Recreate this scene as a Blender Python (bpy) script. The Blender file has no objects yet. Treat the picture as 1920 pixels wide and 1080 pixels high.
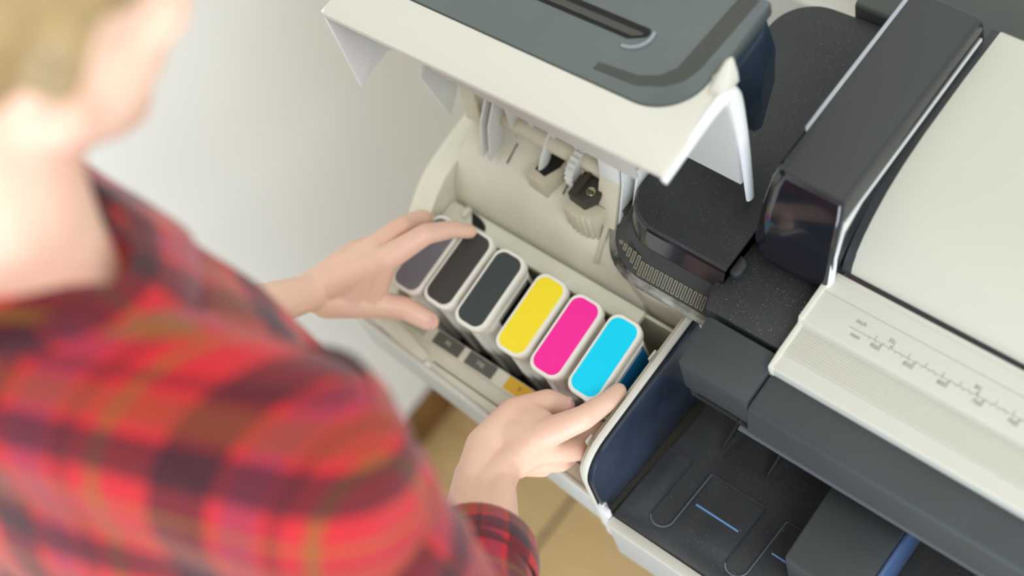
import bpy, bmesh, math, random
from mathutils import Vector, Matrix
random.seed(4)
SC = bpy.context.scene
COL = SC.collection
K = 0.001                                   # all builders below take millimetres

# ------------------------------------------------------------------ camera
AX = ((0.7623, 0.6102, -0.2158), (0.4613, -0.7461, -0.4801), (-0.4540, 0.2664, -0.8502))
cam = bpy.data.cameras.new('camera'); cam_o = bpy.data.objects.new('camera', cam); COL.objects.link(cam_o)
rt, dn, fw = (Vector(a).normalized() for a in AX)
m = Matrix((rt, -dn, -fw)).transposed().to_4x4(); m.translation = Vector((.5213, -.3124, 1.9651))
cam_o.matrix_world = m
cam.lens = 50; cam.sensor_width = 36; cam.clip_start = .02
cam.dof.use_dof = True; cam.dof.focus_distance = 1.125; cam.dof.aperture_fstop = 2.1
SC.camera = cam_o
# ------------------------------------------------------------------ light
SC.view_settings.view_transform = 'Standard'; SC.view_settings.look = 'None'
SC.view_settings.gamma = 1; SC.view_settings.exposure = 0.0
SC.view_settings.use_curve_mapping = False
W = bpy.data.worlds.new('room_light'); SC.world = W; W.use_nodes = True
W.node_tree.nodes['Background'].inputs[0].default_value = (1.0, .98, .93, 1)
W.node_tree.nodes['Background'].inputs[1].default_value = .80

def area(name, loc, target, sx, sy, power, col):
    l = bpy.data.lights.new(name, 'AREA'); l.shape = 'RECTANGLE'; l.size = sx; l.size_y = sy
    l.energy = power; l.color = col
    o = bpy.data.objects.new(name, l); COL.objects.link(o); o.location = loc
    o.rotation_euler = (Vector(target) - Vector(loc)).to_track_quat('-Z', 'Y').to_euler()
    return o
area('ceiling_daylight_panel', (1.45, -.38, 2.75), (0, 0, .9), 1.0, 1.0, 21, (.93, .97, 1.0))
area('side_window_daylight', (2.7, .25, 1.45), (0, 0, 1.0), 1.2, 1.2, 12, (.78, .89, 1.0))
area('wall_fill', (1.1, -2.0, .9), (-.49, 0, .6), 1.0, 1.2, 50, (.72, .86, 1.0))  # added fill, set low in the room to brighten the left wall

# ------------------------------------------------------------------ helpers
def lin(h):
    h = h.lstrip('#'); c = [int(h[i:i+2], 16)/255 for i in (0, 2, 4)]
    return tuple(x/12.92 if x <= .04045 else ((x+.055)/1.055)**2.4 for x in c) + (1,)

def mat(name, col, rough=.5, metal=0, dust=0, dust_scale=900, mottle=0, mottle_scale=25, mottle_col=None,
        bump=0, bump_scale=400, sss=0, trans=0, coat=0, spec=.5):
    M = bpy.data.materials.new(name); M.use_nodes = True
    nt = M.node_tree; b = nt.nodes['Principled BSDF']; N = nt.nodes.new; Lk = nt.links.new
    b.inputs['Roughness'].default_value = rough; b.inputs['Metallic'].default_value = metal
    b.inputs['Specular IOR Level'].default_value = spec
    b.inputs['Coat Weight'].default_value = coat
    b.inputs['Transmission Weight'].default_value = trans
    if sss:
        b.inputs['Subsurface Weight'].default_value = sss
        b.inputs['Subsurface Radius'].default_value = (1, .35, .2); b.inputs['Subsurface Scale'].default_value = .004
    tc = N('ShaderNodeTexCoord'); c = lin(col); b.inputs['Base Color'].default_value = c
    out = None
    if mottle:
        n = N('ShaderNodeTexNoise'); n.inputs['Scale'].default_value = mottle_scale; n.inputs['Detail'].default_value = 4
        Lk(tc.outputs['Object'], n.inputs['Vector'])
        r = N('ShaderNodeValToRGB'); r.color_ramp.elements[0].position = .35; r.color_ramp.elements[1].position = .7
        r.color_ramp.elements[0].color = c
        mc = lin(mottle_col) if mottle_col else tuple(x*(1-mottle) for x in c[:3]) + (1,)
        r.color_ramp.elements[1].color = mc
        Lk(n.outputs['Fac'], r.inputs['Fac']); out = r.outputs['Color']
    if dust:
        n = N('ShaderNodeTexNoise'); n.inputs['Scale'].default_value = dust_scale; n.inputs['Detail'].default_value = 1
        Lk(tc.outputs['Object'], n.inputs['Vector'])
        r = N('ShaderNodeValToRGB'); r.color_ramp.elements[0].position = .76 - dust*.1; r.color_ramp.elements[1].position = .80 - dust*.1
        Lk(n.outputs['Fac'], r.inputs['Fac'])
        mx = N('ShaderNodeMix'); mx.data_type = 'RGBA'; Lk(r.outputs['Color'], mx.inputs['Factor'])
        if out: Lk(out, mx.inputs['A'])
        else: mx.inputs['A'].default_value = c
        mx.inputs['B'].default_value = lin('9A9C98'); out = mx.outputs['Result']
    if out: Lk(out, b.inputs['Base Color'])
    if bump:
        n = N('ShaderNodeTexNoise'); n.inputs['Scale'].default_value = bump_scale; n.inputs['Detail'].default_value = 3
        Lk(tc.outputs['Object'], n.inputs['Vector'])
        bp = N('ShaderNodeBump'); bp.inputs['Strength'].default_value = bump; bp.inputs['Distance'].default_value = .001
        Lk(n.outputs['Fac'], bp.inputs['Height']); Lk(bp.outputs['Normal'], b.inputs['Normal'])
    return M

CREAM = mat('cream_plastic', 'D1CFC3', .45, bump=.05, bump_scale=1500)
LIDIN = mat('white_plastic', 'E4E6E6', .4)
BEIGE = mat('beige_plastic', 'E0DDCB', .42, mottle=.08, mottle_scale=18)
BEIGE2 = mat('worn_beige_plastic', 'D9D5C3', .4, mottle=.16, mottle_scale=30)
PAPER = mat('paper_cover_plastic', 'BEBDAE', .38)
RULER = mat('ruler_plastic', 'C6C5B9', .42)
GREYP = mat('grey_front_plastic', 'BDBDB8', .45)
DARK = mat('charcoal_plastic', '2E3133', .5, dust=.5, dust_scale=1100, mottle=.25, mottle_scale=14, bump=.08, bump_scale=2500)
DARK2 = mat('charcoal_smooth_plastic', '313334', .42, bump=.05, bump_scale=2500)
BAND = mat('slate_plastic', '3A4042', .5, mottle=.2, mottle_scale=12, bump=.06, bump_scale=2500)
GLOSS = mat('black_gloss_plastic', '191A20', .14, coat=.3)
TRAYM = mat('output_tray_plastic', '484B4E', .25, dust=.28, dust_scale=1000, mottle=.3, mottle_scale=20)
TRAYLOW = mat('tray_recess_plastic', '17181A', .4)
BLUEP = mat('navy_side_panel_plastic', '343E4F', .2, mottle=.6, mottle_scale=14)
SMOKE = mat('smoked_lid_plastic', '565F5F', .2, coat=.4, mottle=.22, mottle_scale=7)
SMOKEB = mat('smoked_blue_side_plastic', '26333F', .16, coat=.4, mottle=.4, mottle_scale=12)
OLIVE = mat('olive_seal', '3B3D37', .3)
SILVER = mat('silver_trim', 'AEB4BA', .35, metal=.6)
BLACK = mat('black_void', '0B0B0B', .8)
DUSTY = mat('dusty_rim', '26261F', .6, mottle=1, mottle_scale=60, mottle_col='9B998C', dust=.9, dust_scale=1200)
GRIPM = mat('worn_grip_edge', '77735F', .6)
BRACK = mat('pale_bracket_plastic', 'D5D7D2', .4)
BRACK2 = mat('tan_bracket_plastic', 'C9C3AC', .45)
DKBROWN = mat('dark_brown_part', '38342B', .5)
BRASS = mat('screw_metal', 'C9C6A4', .25, metal=1)
CAP = mat('cartridge_plastic', 'EEEBE0', .35)
CAPB = mat('cartridge_body_plastic', 'DAD4C6', .4)
INK = mat('printed_mark', '6E6670', .7)
PALEINK = mat('pale_printed_letters', 'B9B6A4', .7)
DARKINK = mat('dark_printed_letters', '4E4A2C', .7)
SKIN = mat('skin', 'EBC5AE', .48, sss=.18, mottle=1, mottle_scale=16, mottle_col='EABAA5', bump=.12, bump_scale=700)
NAIL = mat('fingernail', 'E2B2A6', .25, coat=.4)
HAIR = mat('blonde_hair', 'A48C62', .5, mottle=.25, mottle_scale=60)
DENIM = mat('dark_trousers', '2B3346', .8, bump=.2)
SHOE = mat('grey_shoe', '77777A', .6)
FLOORM = None

def finish(name, bm, material, parent=None, smooth=True, ang=35, bevel=0, seg=2):
    bmesh.ops.remove_doubles(bm, verts=bm.verts, dist=1e-6)
    bmesh.ops.recalc_face_normals(bm, faces=bm.faces)
    if bevel:
        bm.normal_update()
        es = [e for e in bm.edges if len(e.link_faces) == 2 and e.calc_face_angle(0) > math.radians(28)]
        bmesh.ops.bevel(bm, geom=es, offset=bevel*K, segments=seg, affect='EDGES', profile=.5, clamp_overlap=True)
    me = bpy.data.meshes.new(name); bm.to_mesh(me); bm.free()
    if smooth:
        me.polygons.foreach_set('use_smooth', [True]*len(me.polygons))
        me.set_sharp_from_angle(angle=math.radians(ang))
    me.materials.append(material)
    return link(name, me, parent)

def link(name, me, parent=None):
    o = bpy.data.objects.new(name, me); COL.objects.link(o)
    if parent: o.parent = parent
    return o

def empty(name, loc=(0, 0, 0), parent=None):
    o = bpy.data.objects.new(name, None); COL.objects.link(o); o.location = Vector(loc)*K
    o.empty_display_size = .05
    if parent: o.parent = parent
    return o

def tag(o, label, cat=None, group=None, kind=None):
    o['label'] = label
    if cat: o['category'] = cat
    if group: o['group'] = group
    if kind: o['kind'] = kind
    return o

def raw(name, vs, fs, material, parent=None, **k):
    bm = bmesh.new(); v = [bm.verts.new(Vector(p)*K) for p in vs]
    for f in fs: bm.faces.new([v[i] for i in f])
    return finish(name, bm, material, parent, **k)

def prism(name, poly, axis, a, b, material, parent=None, warp=None, **k):
    n = len(poly)
    f = {'x': lambda p, t: (t, p[0], p[1]), 'y': lambda p, t: (p[0], t, p[1]), 'z': lambda p, t: (p[0], p[1], t)}[axis]
    vs = [f(p, a) for p in poly] + [f(p, b) for p in poly]
    if warp: vs = [warp(*v) for v in vs]
    fs = [tuple(range(n))[::-1], tuple(range(n, 2*n))] + [(i, (i+1) % n, n+(i+1) % n, n+i) for i in range(n)]
    return raw(name, vs, fs, material, parent, **k)

def box(name, x0, x1, y0, y1, z0, z1, material, parent=None, bevel=.6, **k):
    return prism(name, [(x0, y0), (x1, y0), (x1, y1), (x0, y1)], 'z', z0, z1, material, parent, bevel=bevel, **k)

def fillet(pts, n=7):
    """pts: (a, b) or (a, b, r): polygon with rounded corners"""
    out = []; N = len(pts)
    for i, p in enumerate(pts):
        if len(p) == 2 or p[2] == 0: out.append((p[0], p[1])); continue
        P = Vector(p[:2]); A = Vector(pts[i-1][:2]); B = Vector(pts[(i+1) % N][:2]); r = p[2]
        u = (A-P).normalized(); v = (B-P).normalized(); th = u.angle(v)
        d = min(r/math.tan(th/2), (A-P).length*.98, (B-P).length*.98); r = d*math.tan(th/2)
        c = P + (u+v).normalized()*(r/math.sin(th/2)); s = P+u*d - c; e = P+v*d - c
        a0 = math.atan2(s.y, s.x); da = (math.atan2(e.y, e.x)-a0+math.pi) % (2*math.pi) - math.pi
        for j in range(n+1):
            a = a0+da*j/n; out.append((c.x+r*math.cos(a), c.y+r*math.sin(a)))
    return out

def loft(name, rings, material, parent=None, caps=(True, True), closed=True, **k):
    n = len(rings[0]); vs = [p for r in rings for p in r]; fs = []
    for j in range(len(rings)-1):
        for i in range(n if closed else n-1):
            i2 = (i+1) % n; fs.append((j*n+i, j*n+i2, (j+1)*n+i2, (j+1)*n+i))
    if caps[0]: fs.append(tuple(range(n))[::-1])
    if caps[1]: fs.append(tuple(range((len(rings)-1)*n, len(rings)*n)))
    return raw(name, vs, fs, material, parent, **k)

def cyl(name, a, b, r0, r1, material, parent=None, n=20, bevel=0, **k):
    a, b = Vector(a), Vector(b); q = (b-a).to_track_quat('Z', 'Y')
    ring = lambda c, r: [tuple(c + q @ Vector((r*math.cos(2*math.pi*i/n), r*math.sin(2*math.pi*i/n), 0))) for i in range(n)]
    return loft(name, [ring(a, r0), ring(b, r1)], material, parent, bevel=bevel, **k)

def text(name, body, size, loc, rot, material, parent=None, align='LEFT', squash=1):
    cu = bpy.data.curves.new(name, 'FONT'); cu.body = body; cu.size = size*K; cu.align_x = align; cu.align_y = 'BOTTOM'
    cu.extrude = .00008
    o = bpy.data.objects.new('t', cu); COL.objects.link(o)
    dg = bpy.context.evaluated_depsgraph_get(); me = bpy.data.meshes.new_from_object(o.evaluated_get(dg))
    bpy.data.objects.remove(o); me.name = name
    me.transform(Matrix.Translation(Vector(loc)*K) @ rot.to_4x4() @ Matrix.Diagonal((squash, 1, 1, 1)))
    me.materials.clear(); me.materials.append(material)
    return link(name, me, parent)

# ------------------------------------------------------------------ the room
def floor_material():
    M = bpy.data.materials.new('tan_laminate'); M.use_nodes = True; nt = M.node_tree; b = nt.nodes['Principled BSDF']
    N = nt.nodes.new; Lk = nt.links.new; tc = N('ShaderNodeTexCoord'); mp = N('ShaderNodeMapping')
    mp.inputs['Scale'].default_value = (1.2, 9, 1); Lk(tc.outputs['Object'], mp.inputs['Vector'])
    n = N('ShaderNodeTexNoise'); n.inputs['Scale'].default_value = 6; n.inputs['Detail'].default_value = 6
    Lk(mp.outputs['Vector'], n.inputs['Vector']); r = N('ShaderNodeValToRGB')
    r.color_ramp.elements[0].color = lin('BE9C66'); r.color_ramp.elements[1].color = lin('DCBD8A')
    Lk(n.outputs['Fac'], r.inputs['Fac']); Lk(r.outputs['Color'], b.inputs['Base Color'])
    b.inputs['Roughness'].default_value = .35
    return M
FLOORM = floor_material()
JOINT = mat('floor_joint', '6E614A', .8)
WALLM = mat('painted_wall', 'F1F1EC', .7, bump=.1, bump_scale=120)
SKIRT = mat('brown_baseboard', '7A5427', .5, mottle=.3, mottle_scale=30)

floor = box('floor', -500, 3000, -2600, 600, -30, -2, JOINT, bevel=0); floor['kind'] = 'structure'
# laminate planks across the part of the floor the room shows; ends staggered
pl = None
def plank(x0, x1, y0, y1):
    global pl
    o = box('plank', -(x1-x0)/2+4, (x1-x0)/2-4, -(y1-y0)/2+4, (y1-y0)/2-4, -8, 0, FLOORM, floor, bevel=1)
    o.location = Vector(((x0+x1)/2, (y0+y1)/2, 0))*K
for r_i, x in enumerate(range(-490, 3000, 265)):                   # 8 mm joints
    off = [420, 980, 700][r_i % 3]
    ys = [-2600] + [-2600+off+1200*j for j in range(3) if -2600+off+1200*j < 590] + [600]
    for a, b in zip(ys, ys[1:]): plank(x, min(x+265, 3000), a, b)
wl = box('wall_left', -560, -490, -2600, 600, 0, 2800, WALLM, bevel=0); wl['kind'] = 'structure'
wb = box('wall_back', -560, 3000, 600, 670, 0, 2800, WALLM, bevel=0); wb['kind'] = 'structure'
bl = prism('baseboard_left', [(-490, 0), (-474, 0), (-474, 62), (-480, 72), (-490, 74)], 'y', -2600, 600, SKIRT); bl['kind'] = 'structure'
bb = prism('baseboard_back', [(600, 0), (584, 0), (584, 62), (590, 72), (600, 74)], 'x', -474, 3000, SKIRT); bb['kind'] = 'structure'

# ------------------------------------------------------------------ the printer
PR = empty('large_format_printer', (150, 60, 0))
def link(name, me, parent=None):
    o = bpy.data.objects.new(name, me); COL.objects.link(o)
    if parent:
        o.parent = parent; o.matrix_parent_inverse = Matrix.Translation(-world_loc(parent))
    return o
def world_loc(p):
    v = Vector(p.location)
    return v if p.parent is None else v + (world_loc(p.parent) if p.matrix_parent_inverse == Matrix() else Vector((0, 0, 0)))
tag(PR, 'large grey and cream wide-format printer with its ink lid raised', 'printer')

XR = 1050                                                       # right end of the printer, outside the frame
# --- ink bay: shelf, walls, trough behind the cartridges
bay = prism('ink_bay', [(-176, -66), (-176, 135), (-40, 135), (110, 62), (110, -80)], 'z', 790, 800, BEIGE2, PR)
lipy = lambda x: -69 - (x+171)*.063
prism('bay_front_wall', [(-178, lipy(-178)), (128, lipy(128)), (128, lipy(128)+5), (-174, lipy(-174)+5), ], 'z', 806, 861, GREYP, bay, bevel=1.2)
prism('bay_front_rim', [(-178, lipy(-178)-.6), (128, lipy(128)-.6), (128, lipy(128)+3.4), (-178, lipy(-178)+3.4)], 'z', 858, 862.5, CREAM, bay, bevel=1)
prism('bay_front_shelf', [(-174, lipy(-174)+4), (110, lipy(110)+4), (110, -50), (-174, -50)], 'z', 848, 857, BEIGE2, bay)
prism('shelf_pad', fillet([(-172, -61, 4), (-93, -72, 3), (-91, -61, 3), (-132, -51, 8), (-172, -50, 3)]), 'z', 856, 860, BEIGE, bay, bevel=1.2)
prism('shelf_flap', [(-88, -75), (104, -84), (104, -68), (-84, -63.5)], 'z', 855, 858.5, BEIGE, bay, bevel=.8)
prism('flap_gap', [(-84, -64.2), (104, -68.6), (104, -67.6), (-84, -63.2)], 'z', 857, 858.7, DKBROWN, bay)
box('white_tab', -89.5, -82, -75, -67, 857, 861.5, LIDIN, bay, bevel=.7)
prism('label_ledge', [(-51, 857), (-51, 860.5), (-36.5, 862.5), (-36.5, 805), (-40, 805), (-40, 857)], 'x', -174, 110, BEIGE2, bay)
box('well_back_wall', -176, 110, 60, 63, 800, 902, BEIGE2, bay, bevel=0)
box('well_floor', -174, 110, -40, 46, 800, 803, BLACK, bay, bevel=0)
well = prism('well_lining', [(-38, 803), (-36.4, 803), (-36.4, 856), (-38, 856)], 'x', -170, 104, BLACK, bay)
# ink labels on the ledge: tilted plates with printed letters
rotl = Matrix.Rotation(math.atan2(2, 14.5), 3, 'X')
for x0, x1, colr, t, tm in ((-136, -108, 'A9A894', 'G', 'dark'), (-97.5, -66, '55554C', 'PK', 'pale'), (-59, -27, '55554C', 'MK', 'pale'),
                            (-13, 17, 'D9A919', 'Y', 'dark'), (24, 54, 'C2207E', 'M', 'pale'), (61, 91, '1590C6', 'C', 'pale')):
    lb = prism('ink_label', [(-49.6, 860.7), (-49.6, 861.1), (-37.2, 862.9), (-37.2, 862.4)], 'x', x0, x1, mat('label_'+t.lower(), colr, .5), bay)
    y = -46; z = 861.1 + (y+49.6)*1.8/12.4 + .12
    text('printed_letter', t, 6.2, ((x0+x1)/2, y-.4, z), rotl, PALEINK if tm == 'pale' else DARKINK, bay, 'CENTER')
# left end of the bay: smooth rounded wall, trough with end face
secs = []
for x, dz in ((-181, -40), (-180, -12), (-176, -3), (-168, 0), (-151, 0)):
    secs.append([(x, y, z+dz if z > 820 else z) for y, z in
                 [(-66, 806), (-66, 858), (-40, 866), (-10, 892), (10, 903), (28, 911), (50, 929), (67, 938), (97, 944), (135, 948), (190, 950), (190, 806)]])
loft('bay_left_end', secs, BEIGE, bay)
tp = [(63, 800), (63, 890), (64.5, 890), (68, 908), (74, 925), (84, 941), (97, 953), (114, 961), (140, 966), (200, 970), (200, 800)]
prism('cartridge_trough', tp, 'x', -150.5, 64, BEIGE, bay, ang=50)
prism('trough_ledge', fillet([(-150, 45), (70, 45), (70, 63), (-150, 63)]), 'z', 898, 906, BEIGE, bay, bevel=1.5)
# dark half-moon opening at the left of the ledge
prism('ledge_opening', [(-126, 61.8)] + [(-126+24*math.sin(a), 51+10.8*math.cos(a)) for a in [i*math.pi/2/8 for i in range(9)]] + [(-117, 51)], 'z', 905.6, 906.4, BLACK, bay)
box('ledge_clip', -131, -125.5, 52, 63, 905, 911, BEIGE2, bay, bevel=1)
# end wall on the right: inner wall, cream rim, navy side panel
ep = lambda y0, top, bot, r: fillet([(76, bot), (76, top), (y0, top-6, r), (y0-.5, bot)])
prism('bay_end_wall', ep(-84, 930, 806, 30), 'x', 108, 116.4, BEIGE2, bay, bevel=2)
prism('bay_end_rim', ep(-89, 945, 806, 32), 'x', 116.5, 122, CREAM, bay, bevel=1.2)
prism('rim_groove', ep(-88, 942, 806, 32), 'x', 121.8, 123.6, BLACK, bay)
prism('side_panel', ep(-87.5, 941.5, 800, 31), 'x', 123.4, 127, BLUEP, bay, bevel=.8)
box('end_wall_notch', 107, 109, 20, 30, 924, 931, CREAM, bay, bevel=.5)
box('end_wall_notch', 107, 109, -66, -58, 922, 929.5, CREAM, bay, bevel=.5)
prism('corner_tab', [(122, -90), (134, -91), (134, -86), (122, -86)], 'z', 792, 860, LIDIN, bay, bevel=1, warp=lambda x, y, z: (x - (860-z)*.03, y, z))

# --- mechanism above the trough
def plate(name, pts, t, material, parent):          # thick plate from 3-D outline pts (planar)
    P = [Vector(p) for p in pts]; n = (P[1]-P[0]).cross(P[2]-P[0]).normalized()*t; N = len(P)
    vs = [tuple(p) for p in P] + [tuple(p+n) for p in P]
    fs = [tuple(range(N)), tuple(range(N, 2*N))[::-1]] + [(i, N+i, N+(i+1) % N, (i+1) % N) for i in range(N)]
    return raw(name, vs, fs, material, parent, bevel=.5)
mech = cyl('hinge_shaft', (-150, 125, 986), (22, 125, 986), 9, 9, BRACK2, PR)
plate('hinge_arm', [(-172, 108, 968), (-172, 135, 1000), (-172, 150, 1050), (-172, 112, 1052), (-172, 96, 1040)], 3, BRACK, mech)
plate('hinge_arm', [(-100, 116, 975), (-100, 140, 1000), (-100, 150, 1060), (-100, 118, 1060)], 3, BRACK, mech)
plate('latch_plate', [(-151, 114, 975), (-133, 114, 975), (-136, 122, 1025), (-152, 122, 1025)], 3, BRACK2, mech)
for x in (-124, -115):
    plate('guide_fin', [(x, 93, 957), (x, 112, 962), (x, 136, 990), (x, 138, 1024), (x, 122, 1020), (x, 104, 995)], 2.4, BRACK, mech)
box('guide_web', -122, -115, 122, 128, 985, 1000, DKBROWN, mech)
for x in (-84, -60, -34, -8): box('shaft_rib', x, x+5, 124, 150, 992, 1012, BRACK, mech, bevel=1)
box('shaft_cover', -92, 20, 128, 160, 998, 1006, BRACK, mech, bevel=1.5)
# cup that holds a paddle
prism('paddle_cup', [(-72, 94), (-50, 92), (-42, 110), (-42, 128), (-70, 128)], 'z', 948, 970, BRACK2, mech, bevel=1.5)
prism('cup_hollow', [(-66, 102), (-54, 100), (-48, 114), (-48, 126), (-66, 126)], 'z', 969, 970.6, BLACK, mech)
loft('paddle', [[(-62+3*math.cos(a)*s, 104+i*6+8*math.sin(a)*s, 962+i*9) for a in [j*math.pi/6 for j in range(12)]] for i, s in ((0, .6), (1, 1), (2, 1.1), (3, .9), (4, .5))], BRACK, mech)
for x in (-38, -101): prism('slot_mark', [(x, 100), (x+.9, 100), (x+.9, 118), (x, 118)], 'z', 950, 966, OLIVE, mech, warp=lambda X, y, z: (X, y, z if z < 960 else 955+(y-98)*.42))
# gear
gy, gz, gr = 122, 978, 20
teeth = []
for i in range(44):
    a = 2*math.pi*i/44; r = gr if i % 2 else gr-2.2
    teeth.append((gy+r*math.cos(a), gz+r*math.sin(a)))
gear = prism('gear_wheel', teeth, 'x', -32, -24, BRACK, mech, smooth=False)
cyl('gear_hub', (-34, gy, gz), (-20, gy, gz), 8, 8, BRACK2, gear)
# dark block with its screw in a fluted cup
blk = prism('screw_block', [(-20, 92), (-2, 90), (6, 104), (6, 122), (-8, 128), (-20, 118)], 'z', 950, 983, DKBROWN, mech, bevel=1)
box('block_bar', -15, -11, 94, 124, 982, 987, DKBROWN, blk)
box('block_ledge', -2, 5, 112, 120, 982, 985, BRACK2, blk)
sc = cyl('screw', (-2, 102, 982), (-2, 102, 986), 4.4, 4, BRASS, blk, bevel=.4)
box('screw_slot', -5.6, 1.6, 101.4, 102.6, 985.4, 986.2, DKBROWN, sc, bevel=0)
fl = []
for i in range(13):
    t = i/12; r = 0 if i % 2 else 1.8
    fl.append((-22+32*t, 86-3*math.sin(math.pi*t)-r))
prism('fluted_cup', fl + [(12, 100), (-22, 98)], 'z', 940, 972, BRACK2, mech, bevel=.4)
# right bracket: two angled legs with open frame
plate('bracket_leg', [(4, 96, 955), (24, 96, 955), (20, 118, 995), (0, 118, 995)], 4, BRACK2, mech)
plate('bracket_leg', [(0, 118, 995), (20, 118, 995), (18, 124, 1020), (-2, 124, 1020)], 4, BRACK, mech)
plate('bracket_side', [(24, 96, 955), (24, 130, 965), (20, 142, 1018), (20, 122, 1018), (21, 116, 995)], 2.5, BRACK, mech)
plate('bracket_side', [(34, 104, 965), (34, 132, 968), (32, 144, 1012), (32, 126, 1012)], 2.5, BRACK, mech)
box('bracket_bridge', 20, 36, 126, 140, 1000, 1010, BRACK, mech)
box('bracket_foot', 8, 36, 106, 126, 950, 972, DKBROWN, mech)
loft('trough_rib', [[(12, 74, 920), (16, 74, 920), (18, 120, 965), (10, 120, 965)], [(13, 70, 926), (15, 70, 926), (20, 112, 985), (12, 112, 985)]], BRACK2, mech, bevel=1)

# --- raised ink lid
LZ = 1160
lid = prism('ink_lid', fillet([(-198, 53), (125, 64.5, 2), (125.5, 150, 6), (109, 172), (108, 105, 38), (-198, 94)], 12), 'z', LZ-6, LZ, CREAM, PR, bevel=2,
            warp=lambda x, y, z: (x, y, z - max(0, 80-y)*.16))
# smoked window of the lid
wp = fillet([(-198, 94), (108, 105, 38), (109, 172), (108, 224), (-198, 224)], 10)
sm = prism('smoked_window', wp, 'z', LZ-14, LZ+1, SMOKE, lid, bevel=3)
prism('smoked_side', fillet([(168, 1150), (216, 1152, 6), (224, 1108), (219, 1073, 4), (197, 1037, 3), (187, 1043), (170, 1100)]), 'x', 60, 108, SMOKEB, lid, bevel=2)
prism('handle_groove', fillet([(-160, 138), (36, 146, 3), (48, 154, 4), (48, 161, 3), (-160, 152)]), 'z', LZ+.4, LZ+1.6, BLACK, sm)
prism('handle_groove', fillet([(-160, 141), (38, 149, 3), (44, 153), (44, 155, 1), (-160, 147)]), 'z', LZ+1.4, LZ+2.2, OLIVE, sm)
arc = [(36+17*math.sin(a), 154-17*math.cos(a)) for a in [math.pi*(.0+.62*i/12) for i in range(13)]]
arci = [(36+14.5*math.sin(a), 154-14.5*math.cos(a)) for a in [math.pi*(.0+.62*i/12) for i in range(13)]]
prism('handle_lip', arc + arci[::-1], 'z', LZ+.5, LZ+3.2, mat('lip_plastic', '8C979B', .3), sm, bevel=.6)
prism('window_seal', [(86, 220), (100, 220), (98, 150), (94, 135), (84, 124), (66, 115), (30, 112), (30, 119), (62, 123), (76, 131), (83, 142)], 'z', LZ+.6, LZ+1.3, OLIVE, sm)
# back wall of the cream shell, hanging leg at its right end, small peak
rw = prism('lid_back_wall', [(140, 1157), (150, 1157), (152, 1100), (150, 1036), (145, 1036), (146, 1100)], 'x', -196, 123, GREYP, lid, bevel=1)
loft('lid_peak', [[(106, 150, 1157), (112, 132, 1157), (125.5, 132, 1157), (125.5, 156, 1157), (112, 168, 1157)], [(112, 148, 1166), (116, 140, 1166), (125.5, 140, 1166), (125.5, 156, 1166), (115, 162, 1166)], [(120, 150, 1183), (121, 149, 1183), (124.5, 149, 1183), (124.5, 155, 1183), (121, 155, 1183)]], CREAM, lid, bevel=1.2)
def tube_path(name, pts, rad, material, parent, n=12, bulge=1.0):
    Q = []
    P = [Vector(p) for p in pts]
    for i in range(len(P)-1):
        p0, p1, p2, p3 = P[max(i-1, 0)], P[i], P[i+1], P[min(i+2, len(P)-1)]
        for j in range(5):
            t = j/5; Q.append((.5*((2*p1) + (p2-p0)*t + (2*p0-5*p1+4*p2-p3)*t*t + (3*p1-p0-3*p2+p3)*t**3), rad[i]*(1-t)+rad[i+1]*t))
    Q.append((P[-1], rad[-1])); rings = []
    for i, (c, r) in enumerate(Q):
        d = (Q[min(i+1, len(Q)-1)][0]-Q[max(i-1, 0)][0]).normalized(); a = Vector((1, 0, 0)); b = d.cross(a).normalized()
        rings.append([tuple(c + a*r*.55*math.cos(2*math.pi*j/n) + b*r*math.sin(2*math.pi*j/n)) for j in range(n)])
    return loft(name, rings, material, parent, ang=60)
tube_path('lid_end_roll', [(123.5, 66, 1147), (123.5, 95, 1152), (123.5, 125, 1156), (123.5, 142, 1154), (123.5, 150, 1142), (123.5, 153, 1110), (123.5, 154, 1060), (123.5, 153, 1008)], (5, 6, 6.5, 7.5, 7.5, 6.5, 5.5, 4.5), LIDIN, lid)
prism('lid_end_cheek', fillet([(54, 1156), (55, 1056, 2), (70, 1062, 10), (92, 1064), (118, 1044, 20), (146, 1036), (146, 1156)]), 'x', -198, -194.5, LIDIN, lid, bevel=.8)
box('lid_inner_rib', -118, 84, 77, 81, 1103, 1154, GREYP, lid, bevel=.8)
for x in (-132, 42): box('lid_bumper', x, x+22, 59.5 + (x+132)*.035, 66 + (x+132)*.035, 1146, 1152, DKBROWN, lid, bevel=.5)

# --- dark end cover between the bay and the control arm
def ecr(ox, oy, z, R=34):
    p = fillet([(141, 94-oy), (38-ox, 94-oy, R + max(ox, oy)*.6), (38-ox, 345, 40), (141, 352)], 12)
    return [(a, b, z) for a, b in p]
ec = loft('end_cover', [ecr(4, 8, 960), ecr(5, 9, 979), ecr(2, 3, 996), ecr(0, 0, 1000)], DARK, PR, ang=25)
loft('end_cover_bevel', [ecr(5.5, 9.5, 978), ecr(5.6, 9.8, 982), ecr(2.6, 3.8, 996), ecr(1.4, 2.2, 997.4)], GLOSS, ec, ang=25, caps=(False, False))
loft('grip_slope', [ecr(19, 28, 955), ecr(19, 28, 957), ecr(6, 10, 980), ecr(4, 8, 981)], DARK2, ec, caps=(True, False))
loft('dusty_rim', [ecr(22, 32, 948), ecr(23.5, 33, 953), ecr(22, 31, 957.5), ecr(18, 27.5, 958)], DUSTY, ec, caps=(True, False))
loft('cover_skirt', [ecr(12, 24, 880), ecr(14, 27, 900), ecr(19, 29, 949)], BEIGE2, ec)
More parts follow.
